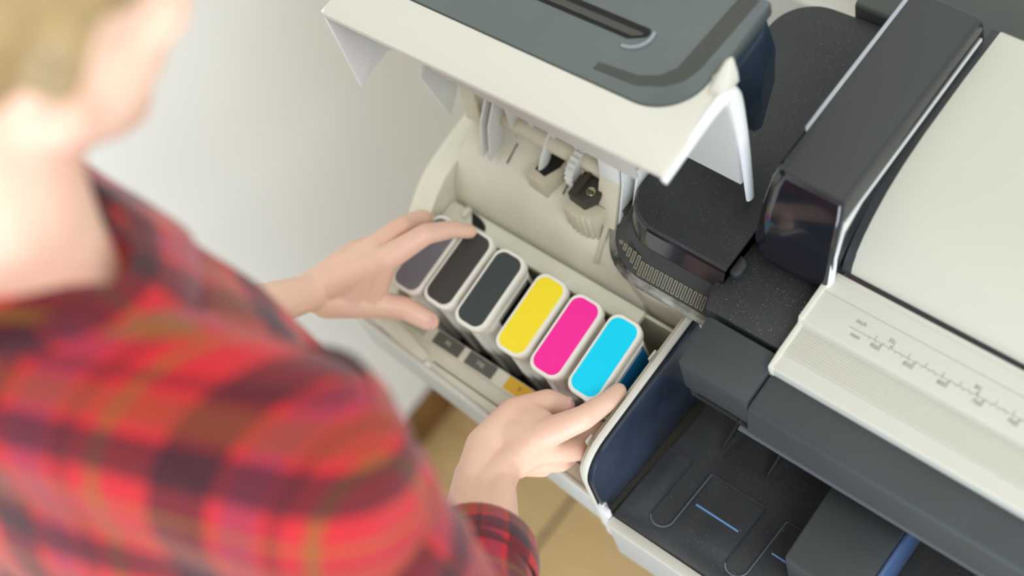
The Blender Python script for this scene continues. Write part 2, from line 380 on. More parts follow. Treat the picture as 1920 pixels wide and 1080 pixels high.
# embossed grip marks along the slope
sl = math.atan2(980-957, 18)
for i in range(19):
    x = 44 + i*4.75; h = min(13, 3 + i*2.6); 
    y0 = 68 + max(0, (5-i))*2.2
    fr = []
    for s in (1, .62):
        w = 1.5*s + (.15 if s == 1 else -.35); l0, l1 = (0, h) if s == 1 else (.7, h-.7)
        fr.append([(-w, l0), (w, l0), (w, l1), (-w, l1)])
    vs = []
    for ring in fr:
        for (a, b) in ring: vs.append((x+a+b*.06, y0+b*math.cos(sl), 957.6 + (y0-66)*math.tan(sl) + b*math.sin(sl) + .3))
    vs += [(a, b, c-1.2) for a, b, c in vs]
    fs = []
    for j in range(4):
        k = (j+1) % 4
        fs += [(j, k, 4+k, 4+j), (8+j, 12+j, 12+k, 8+k), (j, 8+j, 8+k, k), (4+j, 4+k, 12+k, 12+j)]
    raw('grip_mark', vs, fs, GRIPM, ec, smooth=False)
prism('skirt_tab', fillet([(14, 90, 2), (22, 92, 2), (24, 104, 3), (16, 106, 3)]), 'z', 920, 946, mat('tan_clip', 'B79F83', .5), ec, bevel=1)

# --- dark deck in front of and beside the end cover
deck = prism('front_deck', fillet([(141, 62), (214, 62), (214, 160), (141, 160), (134, 100, 10), (134, 80, 6)]), 'z', 940, 986, DARK, PR, bevel=2.5)
prism('deck_corner', fillet([(140, 96), (150, 92, 6), (150, 110, 6), (140, 114)]), 'z', 984, 992, DARK2, deck, bevel=2)
cb = prism('front_corner_block', fillet([(150, 12, 4), (212.5, 12, 1), (212.5, 58.5, 1), (147, 58.5, 3)]), 'z', 945, 985, BAND, PR, bevel=3, seg=3)
prism('block_underside', fillet([(152, 14, 4), (212, 14), (212, 50), (150, 50)]), 'z', 926, 946, DARK2, cb, bevel=2)
box('block_slot', 164, 202, 11, 20, 939, 946, BLACK, cb, bevel=0)
# --- long front band
band = prism('front_band', fillet([(47, 944), (47, 981), (12, 979, 7), (7, 944)]), 'x', 214, XR, BAND, PR, ang=30)
prism('band_lower_lip', fillet([(46, 926), (46, 944), (9, 944), (6.5, 940, 1), (9, 928, 2)]), 'x', 206, XR, DARK2, band)
prism('band_ridge', fillet([(9, 939), (5.2, 940, .6), (5.2, 942, .6), (9, 943)]), 'x', 206, XR, mat('ridge_plastic', '565B60', .35), band)

# --- ruler platform with ribs and printed scale
rp = [(44, 950), (44, 991), (45, 993), (57, 994.5)]
for i in range(11):
    y = 58 + i*2.3; z = 994.6 + (y-58)*.05
    rp += [(y, z-.6), (y+.5, z-.6), (y+1.0, z+.25), (y+1.9, z+.25)]
rp += [(83.8, 996), (84.4, 1002.5), (86.5, 1003.4), (114, 1004), (114.4, 1003.4), (115, 1003.4), (115.4, 1004.3), (127, 1006), (127.4, 1008), (130.5, 1008.4), (131, 1006), (131, 950)]
rul = prism('ruler_platform', rp, 'x', 215.5, XR, RULER, PR, ang=25)
prism('ruler_end_cap', fillet([(43.5, 950), (43.5, 992.5), (58, 996), (84, 998), (86, 1005), (127, 1008), (134, 1013), (134, 950)]), 'x', 211.5, 216, CREAM, rul, bevel=.6)
line_y, scale = 98.8, .549                                          # printed scale: 35 inch mark at x = 282
zt = lambda y: 1003.4 + (y-86.5)*.6/27.5 + .06
flat = Matrix.Identity(3)
box('scale_line', 247, XR-20, line_y-.15, line_y+.15, zt(line_y)-.1, zt(line_y)+.08, INK, rul, bevel=0)
def tick(x, y0, y1, w=.28):
    box('scale_tick', x-w/2, x+w/2, y0, y1, zt(98)-.1, zt(98)+.12, INK, rul, bevel=0)
for i in range(0, 44):                                               # millimetre side, every 10 mm
    mm = 920 - 10*i; x = 275 + (900-mm)*.5455
    tick(x, line_y - (6.6 if mm % 50 == 0 else 2.3), line_y, .35 if mm % 50 == 0 else .22)
    if mm % 50 == 0: 
        text('scale_number', str(mm), 5.0, (x-.8, line_y-7.2, zt(92)+.05), flat, INK, rul, 'RIGHT', .92)
        box('scale_arrow', x-1.5, x-.5, line_y-2.2, line_y-1.2, zt(96)-.1, zt(96)+.1, INK, rul, bevel=0)
for i in range(0, 36):                                               # inch side, every half inch
    inch = 36 - i/2; x = 282 + (35-inch)*13.72
    five = inch in (35, 30, 25, 20)
    tick(x, line_y, line_y + (8 if five else 4.2 if inch == int(inch) else 2), .4 if inch == int(inch) else .22)
    if five: 
        text('scale_number', str(int(inch)), 5.0, (x-.8, line_y+3.2, zt(103)+.05), flat, INK, rul, 'RIGHT', .92)
        box('scale_arrow', x-1.6, x-.5, line_y+1.2, line_y+2.2, zt(100)-.1, zt(100)+.1, INK, rul, bevel=0)
text('scale_word', 'inch', 5.4, (249, 103.2, zt(104)+.05), flat, INK, rul, 'LEFT', .95)
text('scale_word', 'mm', 5.4, (251, 91.5, zt(93)+.05), flat, INK, rul, 'LEFT', .95)
# --- paper cover: curved shell behind a dark slot
pc = [(134.5, 950), (134.5, 1012), (137, 1019), (143, 1028), (153, 1038), (166, 1047), (184, 1056), (206, 1062.5), (235, 1066.5), (290, 1068), (342, 1066), (346, 1062), (346, 950)]
pcv = prism('paper_cover', pc, 'x', 226, XR, PAPER, PR, ang=40)
prism('cover_end_strip', [(p[0]-1 if p[0] < 200 else p[0], p[1]-1.5) for p in pc], 'x', 219, 226.4, DARK2, pcv, ang=40)
prism('cover_slot', [(130, 990), (130, 1007.4), (136.5, 1010.5), (136.5, 990)], 'x', 216, XR, GLOSS, pcv)
# --- raised control arm running front to back
def arm(x0, x1, y0, y1, r, z): return [(a, b, z) for a, b in fillet([(x0, y0, r), (x1, y0, 4), (x1, y1, 6), (x0, y1, r)], 8)]
ca = loft('control_arm', [arm(146, 217, 117, 345, 14, 1000), arm(146, 217.5, 116.5, 345, 14, 1010), arm(151, 219, 124, 338, 14, 1050), arm(156, 219, 134, 333, 13, 1080), arm(159, 217.5, 139, 331, 12, 1089), arm(161.5, 215.5, 142, 329, 11, 1090.5)], GLOSS, PR, ang=20)
prism('arm_top', fillet([(162, 143, 11), (214.5, 143, 3), (214.5, 328.5, 4), (162, 328.5, 4)], 8), 'z', 1088, 1091.2, DARK2, ca, bevel=.5)
prism('arm_edge_strip', [(157.5, 184), (161.2, 180), (161.2, 329), (157.5, 329)], 'z', 1086, 1091, SILVER, ca, bevel=.8)
loft('arm_side_strip', [[(219.2, 122, 1030), (220.6, 122, 1030), (220.6, 124, 1042), (219.2, 124, 1042)], [(219.2, 136, 1062), (220.8, 136, 1062), (220.8, 138, 1072), (219.2, 138, 1072)], [(219.2, 160, 1070), (220.4, 160, 1070), (220.4, 160, 1073), (219.2, 160, 1073)], [(219.2, 325, 1071), (220.4, 325, 1071), (220.4, 325, 1074), (219.2, 325, 1074)]], mat('pale_trim', 'D9DCD9', .3), ca)
prism('arm_front_trim', [(212, 116.5), (217.5, 116.5), (219, 124), (214, 124)], 'z', 1002, 1034, LIDIN, ca, bevel=1, warp=lambda x, y, z: (x, y+(z-1002)*.17, z))
# --- rear cover and body below
prism('rear_cover', fillet([(352, 940), (352, 1012, 6), (400, 1030, 20), (520, 1024, 24), (520, 940)]), 'x', 92, XR, mat('grey_green_plastic', '4A4E4B', .4), PR, bevel=3)
prism('body_core', [(160, 800), (160, 945), (352, 945), (352, 1000), (500, 1000), (500, 800)], 'x', 141, XR, TRAYLOW, PR)
prism('body_core', [(140, 800), (140, 945), (345, 945), (345, 800)], 'x', -176, 141, BEIGE2, PR)
box('under_body', -120, XR, 150, 480, 700, 800, GREYP, PR, bevel=6)

# --- output tray
slope = lambda x, y, z: (x, y, z - (y+86)*.157)
edge = [(132, -86)]
edge += [(XR, -86), (XR, -7)]
xs = [(157 + 74.5*i, 177.5 + 74.5*i) for i in range(11)]
for a, b in reversed(xs):
    r = (b-a)/2; c = (a+b)/2; yc = -72 + r
    edge += [(b, -7)] + [(c + r*math.cos(t), yc - r*math.sin(t)) for t in [math.pi*j/10 for j in range(11)]] + [(a, -7)]
edge += [(132, -7)]
tray = prism('output_tray', edge, 'z', 838, 845.5, TRAYM, PR, warp=slope, bevel=2, seg=3)
# added lighter strips that paint the highlight along slot and pad edges
EDGEM = mat('edge_highlight', '7D8896', .18, metal=.3)
def bead(name, pts, r, material, parent, n=6):
    rings = []
    for i, p in enumerate(pts):
        p = Vector(p); d = (Vector(pts[min(i+1, len(pts)-1)])-Vector(pts[max(i-1, 0)])).normalized(); a = d.cross(Vector((0, 0, 1))).normalized(); b = a.cross(d)
        rings.append([tuple(p + a*r*math.cos(2*math.pi*j/n) + b*r*math.sin(2*math.pi*j/n)) for j in range(n)])
    return loft(name, rings, material, parent)
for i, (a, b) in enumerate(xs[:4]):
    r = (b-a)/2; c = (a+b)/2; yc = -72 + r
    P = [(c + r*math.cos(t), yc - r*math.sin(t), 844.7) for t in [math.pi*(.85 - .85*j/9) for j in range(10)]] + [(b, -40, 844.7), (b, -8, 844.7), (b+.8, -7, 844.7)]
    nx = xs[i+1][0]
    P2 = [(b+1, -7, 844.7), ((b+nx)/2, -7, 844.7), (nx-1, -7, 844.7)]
    bead('slot_highlight', [slope(*p) for p in P], .75, EDGEM, tray); bead('pad_highlight', [slope(*p) for p in P2], .6, DARK2 if False else mat('dim_highlight', '565155', .3), tray)
bead('pad_highlight', [slope(*p) for p in [(133, -7, 844.7), (145, -7, 844.7), (156, -7, 844.7)]], .6, mat('dim_highlight', '565155', .3), tray)
prism('tray_lower_deck', [(128, -86), (XR, -86), (XR, 60), (128, 60)], 'z', 830, 841, TRAYM, tray, warp=slope)
for a, b in ((183.5, 225.5), (258, 300.5), (332.5, 375), (407, 449.5)):
    prism('blue_guide_line', [(a, -38.4), (b, -38.4), (b, -37), (a, -37)], 'z', 845.3, 845.9, mat('blue_print', '7FB0EE', .5), tray, warp=slope)
for x in (171, 216): 
    plate('tray_rib', [(x, 16, 830), (x+1, 60, 830), (x+1, 60, 850), (x, 18, 834)], 1.6, DARK2, tray)
prism('tray_front_lip', [(134, -86.5), (XR, -86.5), (XR, -96), (134, -96)], 'z', 838, 847, CREAM, tray, bevel=1.5)
prism('tray_front_face', [(133, -88), (XR, -88), (XR, -95), (133, -95)], 'z', 772, 839, GREYP, tray, bevel=1)
prism('tray_side_seal', [(127.2, -84), (131.5, -86), (134, 40), (127.2, 62)], 'z', 838, 847, DKBROWN, tray, warp=slope)
st = prism('stacker_box', fillet([(282, -51, 3), (345, -51, 2), (345, 46), (280, 46)]), 'z', 828, 901, BAND, PR, bevel=3)
prism('stacker_lit_side', [(345.4, -48), (349, -48), (349, 40), (345.4, 40)], 'z', 840, 897, mat('blue_lit_plastic', '4D6690', .4), st, bevel=1)  # plate coloured blue to stand in for daylight on this side
# legs and foot bar of the printer stand, below the picture
for x in (60, XR-120):
    lg = box('stand_leg', x, x+70, 230, 330, 60, 705, BAND, PR, bevel=6)
    box('stand_foot', x-10, x+80, 0, 560, 30, 70, BAND, lg, bevel=8)
    for y in (30, 530): cyl('castor', (x+10, y, 30), (x+60, y, 30), 30, 30, DARK2, lg)
box('stand_bar', 130, XR-120, 260, 300, 300, 350, BAND, PR, bevel=5)

# ------------------------------------------------------------------ ink cartridges
def rrect(w, l, r, z, n=6, ox=0, oy=0): return [(a+ox, b+oy, z) for a, b in fillet([(-w/2, -l/2, r), (w/2, -l/2, r), (w/2, l/2, r), (-w/2, l/2, r)], n)]
def cartridge(x, y, z, tilt, label_col, label, side=None, rz=0, ry=0):
    o = empty('ink_cartridge', (x, y, z)); o.rotation_euler = (math.radians(tilt), math.radians(ry), math.radians(rz))
    tag(o, label, 'ink cartridge', 'ink cartridges standing in the open bay')
    def part(name, rings, m, par=None, **k):
        n = len(rings[0]); 
        ob = loft(name, rings, m, None, **k); ob.parent = par or o; return ob
    part('cap', [rrect(28, 71, 8.5, -16), rrect(30, 74, 9, -13), rrect(32, 76, 10, -10), rrect(33, 77, 10.5, -2.5), rrect(32.4, 76.4, 10.2, -.8), rrect(31, 75, 9.6, 0)], CAP, ang=40)
    part('body', [rrect(27, 66, 6, -128, oy=-9), rrect(27, 67, 6, -45, oy=-3), rrect(28, 70, 9, -15)], CAPB, ang=40)
    for i in range(3):
        part('neck_ring', [rrect(28.6, 71.2-i*1.4, 10.5, -17.6-i*3), rrect(29.6, 72.4-i*1.4, 11, -16.6-i*3), rrect(28.6, 71.2-i*1.4, 10.5, -15.6-i*3)], CAP, ang=40)
    part('spine', [[(-4, -45, -120), (4, -45, -120), (3, -38, -120), (-3, -38, -120)], [(-4.5, -37, -24), (4.5, -37, -24), (3, -31, -24), (-3, -31, -24)]], CAP)
    part('top_label', [rrect(27, 70, 8.6, -.3), rrect(27, 70, 8.6, .25)], label_col, ang=40)
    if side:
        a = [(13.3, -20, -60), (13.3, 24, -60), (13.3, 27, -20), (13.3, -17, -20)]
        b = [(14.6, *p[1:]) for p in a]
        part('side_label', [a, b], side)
    return o
lab = lambda n, c, r=.32: mat('label_'+n, c, .5, spec=.25)
TOPZ = 931
cartridge(-120, -2, TOPZ-2, 10, lab('grey_ink', '77757A'), 'ink cartridge with mid grey top label, leftmost, under the index finger', rz=-1)
cartridge(-84.5, 2, TOPZ, 10, lab('photo_black', '45433F'), 'ink cartridge with warm charcoal top label beside the left thumb', rz=-1)
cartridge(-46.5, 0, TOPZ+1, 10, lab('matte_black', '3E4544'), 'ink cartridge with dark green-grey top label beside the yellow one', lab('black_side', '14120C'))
cartridge(-.5, 0, TOPZ, 10, lab('yellow', 'FCE52E'), 'ink cartridge with bright yellow top label')
cartridge(37, 0, TOPZ, 10, lab('magenta', 'FF2BA2'), 'ink cartridge with magenta pink top label')
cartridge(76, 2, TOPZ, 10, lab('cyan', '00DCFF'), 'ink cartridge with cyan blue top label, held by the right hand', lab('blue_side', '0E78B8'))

# ------------------------------------------------------------------ the person
def capsule(bm, a, b, ra, rb, n=14):
    a, b = Vector(a), Vector(b); d = b-a; L = d.length
    q = d.to_track_quat('Z', 'Y') if L > 1e-6 else Matrix.Identity(3).to_quaternion()
    rings = []
    for i in range(1, 5): t = math.pi/2*i/4; rings.append((-ra*math.cos(t), ra*math.sin(t)))
    for i in range(4): t = math.pi/2*i/4; rings.append((L+rb*math.sin(t), rb*math.cos(t)))
    vs = [[bm.verts.new((a + q @ Vector((r*math.cos(2*math.pi*j/n), r*math.sin(2*math.pi*j/n), z)))*K) for j in range(n)] for z, r in rings]
    p0 = bm.verts.new((a + q @ Vector((0, 0, -ra)))*K); p1 = bm.verts.new((a + q @ Vector((0, 0, L+rb)))*K)
    for i in range(len(vs)-1):
        for j in range(n): k = (j+1) % n; bm.faces.new((vs[i][j], vs[i][k], vs[i+1][k], vs[i+1][j]))
    for j in range(n):
        k = (j+1) % n; bm.faces.new((p0, vs[0][k], vs[0][j])); bm.faces.new((p1, vs[-1][j], vs[-1][k]))
def ellip(bm, c, rad, rot=None, n=24):
    M = Matrix.Translation(Vector(c)*K) @ (rot.to_4x4() if rot else Matrix.Identity(4)) @ Matrix.Diagonal((rad[0]*K, rad[1]*K, rad[2]*K, 1))
    bmesh.ops.create_uvsphere(bm, u_segments=n, v_segments=n//2, radius=1, matrix=M)
def chain(bm, pts, rad):
    for (a, b, ra, rb) in zip(pts, pts[1:], rad, rad[1:]): capsule(bm, a, b, ra, rb)
def remesh(bm, voxel, it, fac=.5):
    me = bpy.data.meshes.new('tmp'); bm.to_mesh(me); bm.free(); o = bpy.data.objects.new('tmp', me); COL.objects.link(o)
    r = o.modifiers.new('r', 'REMESH'); r.mode = 'VOXEL'; r.voxel_size = voxel*K
    s = o.modifiers.new('s', 'SMOOTH'); s.iterations = it; s.factor = fac
    dg = bpy.context.evaluated_depsgraph_get(); out = bpy.data.meshes.new_from_object(o.evaluated_get(dg))
    bpy.data.objects.remove(o); return out

PE = empty('person', (25, -420, 0))
tag(PE, 'blonde person in a red plaid shirt holding cartridges in the ink bay', 'person')

WL, WR = Vector((-178, -93.5, 945)), Vector((56, -133, 930))
EL, ER = Vector((-196, -238, 1060)), Vector((212, -285, 1085))
def hand(bm, wrist, elbow, fingers, thumb, web, R=1.0, across=None, wo=(12, 15, 19)):
    f = {k: [Vector(p) for p in v] for k, v in fingers.items()}
    d = (elbow-wrist).normalized()
    side = (f['index'][0]-f['pinky'][0]); side -= d*side.dot(d); side.normalize()
    if across: side = Vector(across); side -= d*side.dot(d); side.normalize()
    # forearm: flat at the wrist, rounder towards the elbow
    for s in (-1, 0, 1):
        capsule(bm, wrist + side*wo[0]*s, wrist + d*60 + side*(wo[0]-1)*s, wo[1], wo[2])
        capsule(bm, wrist + d*60 + side*(wo[0]-1)*s, wrist + d*150 + side*9*s, wo[2], 28)
    capsule(bm, Vector(thumb[1]), f['index'][0], 10.5, 11.5); capsule(bm, Vector(thumb[1]).lerp(wrist, .3), f['index'][0].lerp(wrist, .2), 13, 13)
    capsule(bm, Vector(thumb[1]).lerp(Vector(thumb[2]), web), f['index'][0].lerp(f['index'][1], web*.6), 9, 10)
    capsule(bm, wrist + d*150, elbow, 34, 40)
    for k, off in (('index', 9), ('middle', 4), ('ring', -4), ('pinky', -10)):
        capsule(bm, wrist + side*off, f[k][0], 14, 10.5)
        capsule(bm, wrist.lerp(f[k][0], .5) + side*off*.4, f[k][0], 13, 11)
    for a, b in (('index', 'middle'), ('middle', 'ring'), ('ring', 'pinky')):
        capsule(bm, wrist.lerp((f[a][0]+f[b][0])/2, .45), (f[a][0]+f[b][0])/2, 13, 9.5)
    rr = {'index': (12, 9.6, 8.0, 6.6), 'middle': (10.5, 9.0, 7.8, 6.4), 'ring': (10, 8.5, 7.4, 6.2), 'pinky': (9, 7.6, 6.6, 5.6)}
    for k in f: chain(bm, f[k], [r*R for r in rr[k]])
    T = [Vector(p) for p in thumb]
    if across:
        up = Vector((0, 0, 1)); capsule(bm, wrist + d*26 - side*11, T[0], 15, 15.5); capsule(bm, wrist + d*26, wrist.lerp(f['middle'][0], .45) + up*2, 16, 14)
        capsule(bm, wrist + d*26 + side*10, wrist.lerp(f['ring'][0], .5), 14, 13)
    chain(bm, T, (15.5, 12.8, 10.6, 8.8))
    capsule(bm, wrist.lerp(T[0], .5), T[1], 15, 12)
    # web between thumb and index
    capsule(bm, T[0].lerp(T[1], .4), f['index'][0].lerp(wrist, .35), 11, 11)
    capsule(bm, T[0].lerp(T[1], .75), f['index'][0].lerp(wrist, .25), 8, 9)
Lf = dict(index=[(-127.4, -35.5, 962), (-111.4, 2.8, 964), (-101.7, 23.3, 951), (-93.2, 32.6, 941)],
          middle=[(-148, -34.8, 960), (-139, 0.9, 957), (-139, 21, 942), (-144, 30, 918)],
          ring=[(-166.7, -38.5, 945), (-162, -7.1, 928), (-158, 13.9, 903), (-154.7, 20.8, 885)],
          pinky=[(-178.7, -47.3, 930), (-173, -25.5, 905), (-169, -13.7, 888), (-164.9, -8.7, 880)])
Lt = [(-162.4, -88.6, 936), (-132.6, -66, 925), (-108.7, -51, 917), (-85.5, -46.5, 908)]
Rf = dict(index=[(76.9, -81.3, 934), (100, -54.6, 945), (105.5, -32.4, 940), (105.5, -17.1, 934)],
          middle=[(77.5, -93.1, 922), (96.5, -70, 906), (94, -50.7, 890), (91.7, -38, 880)],
          ring=[(71.8, -102, 912), (86.9, -82.8, 894), (86, -64.1, 880), (84.6, -52.5, 874)],
          pinky=[(61, -107.7, 903), (74.4, -94.1, 886), (75.8, -79.2, 878), (77.5, -69.7, 874)])
Rt = [(40.3, -114.4, 930), (41.2, -77, 926), (55.8, -52, 919), (66.5, -45.5, 911)]

meshes = []
bm = bmesh.new(); hand(bm, WL, EL, Lf, Lt, .08); meshes.append(remesh(bm, 1.5, 7))
bm = bmesh.new(); hand(bm, WR, ER, Rf, Rt, .42, 1.08, (.762, .61, -.216), (12, 12.5, 18)); ellip(bm, WR + Vector((0, 8, -4)), (22, 24, 16)); meshes.append(remesh(bm, 1.5, 16))
# head and neck
HC = Vector((8, -176, 1566)); HF = Vector((.02, .80, -.60)).normalized(); HR = Vector((1, 0, 0)); HR = (HR - HF*HR.dot(HF)).normalized(); HU = HR.cross(HF).normalized()
HM = Matrix((HR, HF, HU)).transposed()
hp = lambda r, f, u: HC + HR*r + HF*f + HU*u
bm = bmesh.new()
ellip(bm, hp(0, -6, 12), (72, 90, 84), HM)
ellip(bm, hp(0, 22, -38), (58, 62, 62), HM)
ellip(bm, hp(0, 48, -78), (34, 34, 26), HM)
for s in (-1, 1):
    ellip(bm, hp(38*s, 52, -20), (22, 20, 20), HM)
    ellip(bm, hp(70*s, -8, -14), (7, 16, 28), HM)
    capsule(bm, hp(50*s, -2, -58), hp(14*s, 62, -84), 16, 14)
    ellip(bm, hp(30*s, 66, 8), (17, 14, 10), HM)
capsule(bm, hp(0, 82, 6), hp(0, 98, -26), 7, 11); ellip(bm, hp(0, 90, -32), (16, 10, 8), HM)
capsule(bm, hp(-18, 76, -54), hp(18, 76, -54), 7, 7); capsule(bm, hp(-15, 75, -64), hp(15, 75, -64), 7, 7)
NB = Vector((0, -268, 1440))
capsule(bm, hp(0, -34, -38), NB, 50, 56); capsule(bm, NB, NB + Vector((12, -20, -40)), 56, 62)
capsule(bm, NB + Vector((14, -20, -30)), Vector((140, -262, 1340)), 48, 30); capsule(bm, NB + Vector((0, -8, -30)), Vector((-95, -262, 1350)), 40, 30)
# trunk under the shirt, upper arms, hips
SR, SL = Vector((160, -258, 1342)), Vector((-112, -272, 1350))
ellip(bm, (28, -295, 1270), (105, 72, 120)); ellip(bm, (26, -335, 1130), (100, 70, 140)); ellip(bm, (25, -395, 985), (130, 85, 100))
capsule(bm, SR, ER, 36, 34); capsule(bm, SL, EL, 36, 34)
meshes.append(remesh(bm, 5, 6))
bm = bmesh.new()
for me in meshes: bm.from_mesh(me)
body = finish('body', bm, SKIN, PE, ang=180)

def nail(tip, prev, up, w, l, name='fingernail'):
    tip, prev, up = Vector(tip), Vector(prev), Vector(up); d = (tip-prev).normalized(); up = (up - d*up.dot(d)).normalized(); s = d.cross(up)
    rings = []
    for i in range(5):
        t = -1 + i*.5; hw = w*(1 - .28*(t > .5) - .12*(t < -.5)); row = []
        for j in range(7):
            a = (-1+j/3); row.append(tuple(tip + d*(l*t) + s*(hw*a) + up*(-a*a*w*.42 - .25*t*t)))
        rings.append(row)
    top = [p for r in rings for p in r]; n = len(top); bot = [tuple(Vector(p)-up*1.4) for p in top]
    fs = [(i*7+j, i*7+j+1, (i+1)*7+j+1, (i+1)*7+j) for i in range(4) for j in range(6)]
    per = list(range(7)) + [7*i+6 for i in range(1, 5)] + list(range(33, 27, -1)) + [7*i for i in range(3, 0, -1)]
    fs2 = [tuple(n+k for k in f[::-1]) for f in fs] + [(per[i], per[(i+1) % len(per)], n+per[(i+1) % len(per)], n+per[i]) for i in range(len(per))]
    return raw(name, top+bot, fs+fs2, NAIL, PE, ang=60)
nail((-83.4, -51.0, 914.9), Lt[2], (.25, -.55, .8), 6.2, 5.6)
nail((67.5, -44.6, 919.6), Rt[2], (-.1, -.1, 1), 6.0, 5.4)

# hair: cap of combed strands around the back and side of the head
bm = bmesh.new()
ellip(bm, hp(0, -16, 22), (79, 92, 84), HM); ellip(bm, hp(0, -48, -8), (72, 58, 66), HM)
capsule(bm, hp(62, 0, 30), hp(66, -14, -30), 16, 12); capsule(bm, hp(-62, 0, 30), hp(-66, -14, -30), 16, 12)
ellip(bm, hp(0, -96, 30), (40, 34, 38), HM)
hair = finish('hair', (lambda me: (lambda b: (b.from_mesh(me), b)[1])(bmesh.new()))(remesh(bm, 4, 4)), HAIR, PE, ang=180)

# --- plaid shirt
def plaid():
    M = bpy.data.materials.new('red_plaid_cloth'); M.use_nodes = True; nt = M.node_tree; b = nt.nodes['Principled BSDF']; N = nt.nodes.new; Lk = nt.links.new
    at = N('ShaderNodeAttribute'); at.attribute_name = 'weave'; sp = N('ShaderNodeSeparateXYZ'); Lk(at.outputs['Vector'], sp.inputs[0])
    def math_(op, a, bb=None):
        n = N('ShaderNodeMath'); n.operation = op
        for i, v in enumerate((a, bb)):
            if v is None: continue
            if isinstance(v, (int, float)): n.inputs[i].default_value = v
            else: Lk(v, n.inputs[i])
        return n.outputs[0]
    def stripe(c, lo, hi): 
        fr = math_('FRACT', c); return math_('MULTIPLY', math_('GREATER_THAN', fr, lo), math_('LESS_THAN', fr, hi))
    col = None
    def mixc(a, bcol, fac):
        n = N('ShaderNodeMix'); n.data_type = 'RGBA'; Lk(fac, n.inputs['Factor'])
        if isinstance(a, tuple): n.inputs['A'].default_value = a
        else: Lk(a, n.inputs['A'])
        n.inputs['B'].default_value = bcol; return n.outputs['Result']
    u, v = sp.outputs['X'], sp.outputs['Y']
    col = lin('B9232B')
    for c, extra in ((u, '7C3450'), (v, '7A4324')):
        col = mixc(col, lin(extra), math_('MULTIPLY', stripe(c, .56, .74), .5))
        col = mixc(col, lin('1E1A22'), math_('MULTIPLY', stripe(c, .22, .50), .72))
        col = mixc(col, lin('1E1A22'), math_('MULTIPLY', stripe(c, .78, .84), .45))
        col = mixc(col, lin('7A5B22'), math_('MULTIPLY', stripe(c, .94, .99), .7))
    Lk(col, b.inputs['Base Color']); b.inputs['Roughness'].default_value = .85; b.inputs['Specular IOR Level'].default_value = .2
    b.inputs['Sheen Weight'].default_value = .2
    tc = N('ShaderNodeTexCoord'); n = N('ShaderNodeTexNoise'); n.inputs['Scale'].default_value = 14; Lk(tc.outputs['Object'], n.inputs['Vector'])
    bp = N('ShaderNodeBump'); bp.inputs['Strength'].default_value = .5; bp.inputs['Distance'].default_value = .01
    Lk(n.outputs['Fac'], bp.inputs['Height']); Lk(bp.outputs['Normal'], b.inputs['Normal'])
    return M
PLAID = plaid()
def weave(me, fn):
    a = me.attributes.new('weave', 'FLOAT_VECTOR', 'POINT')
    for i, v in enumerate(me.vertices):
        a.data[i].vector = fn(v.co/K)
PITCH = 78
bm = bmesh.new()
NBs = Vector((24, -312, 1424))
ellip(bm, (30, -288, 1285), (150, 102, 145)); ellip(bm, (26, -335, 1130), (132, 98, 160)); ellip(bm, (25, -395, 990), (160, 112, 110))
capsule(bm, NBs, SR, 52, 62); capsule(bm, NBs, SL, 50, 46)
capsule(bm, SR, SR + Vector((12, -10, -60)), 62, 60); capsule(bm, SL, SL + Vector((-12, 0, -60)), 46, 50)
capsule(bm, Vector((14, -212, 1338)), Vector((43, -215, 1306)), 24, 34); capsule(bm, Vector((43, -215, 1306)), Vector((40, -230, 1200)), 34, 60)          # open front falling forward
capsule(bm, Vector((-80, -245, 1346)), Vector((0, -236, 1330)), 34, 40)
me = remesh(bm, 6, 8)
weave(me, lambda p: ((p.x*.95 + (p.z-1300)*.10)/PITCH + .35, ((p.z-1300)*.86 + (p.y+300)*.75)/PITCH + .1, 0))
me.polygons.foreach_set('use_smooth', [True]*len(me.polygons)); me.materials.append(PLAID)
shirt = link('shirt', me, PE)
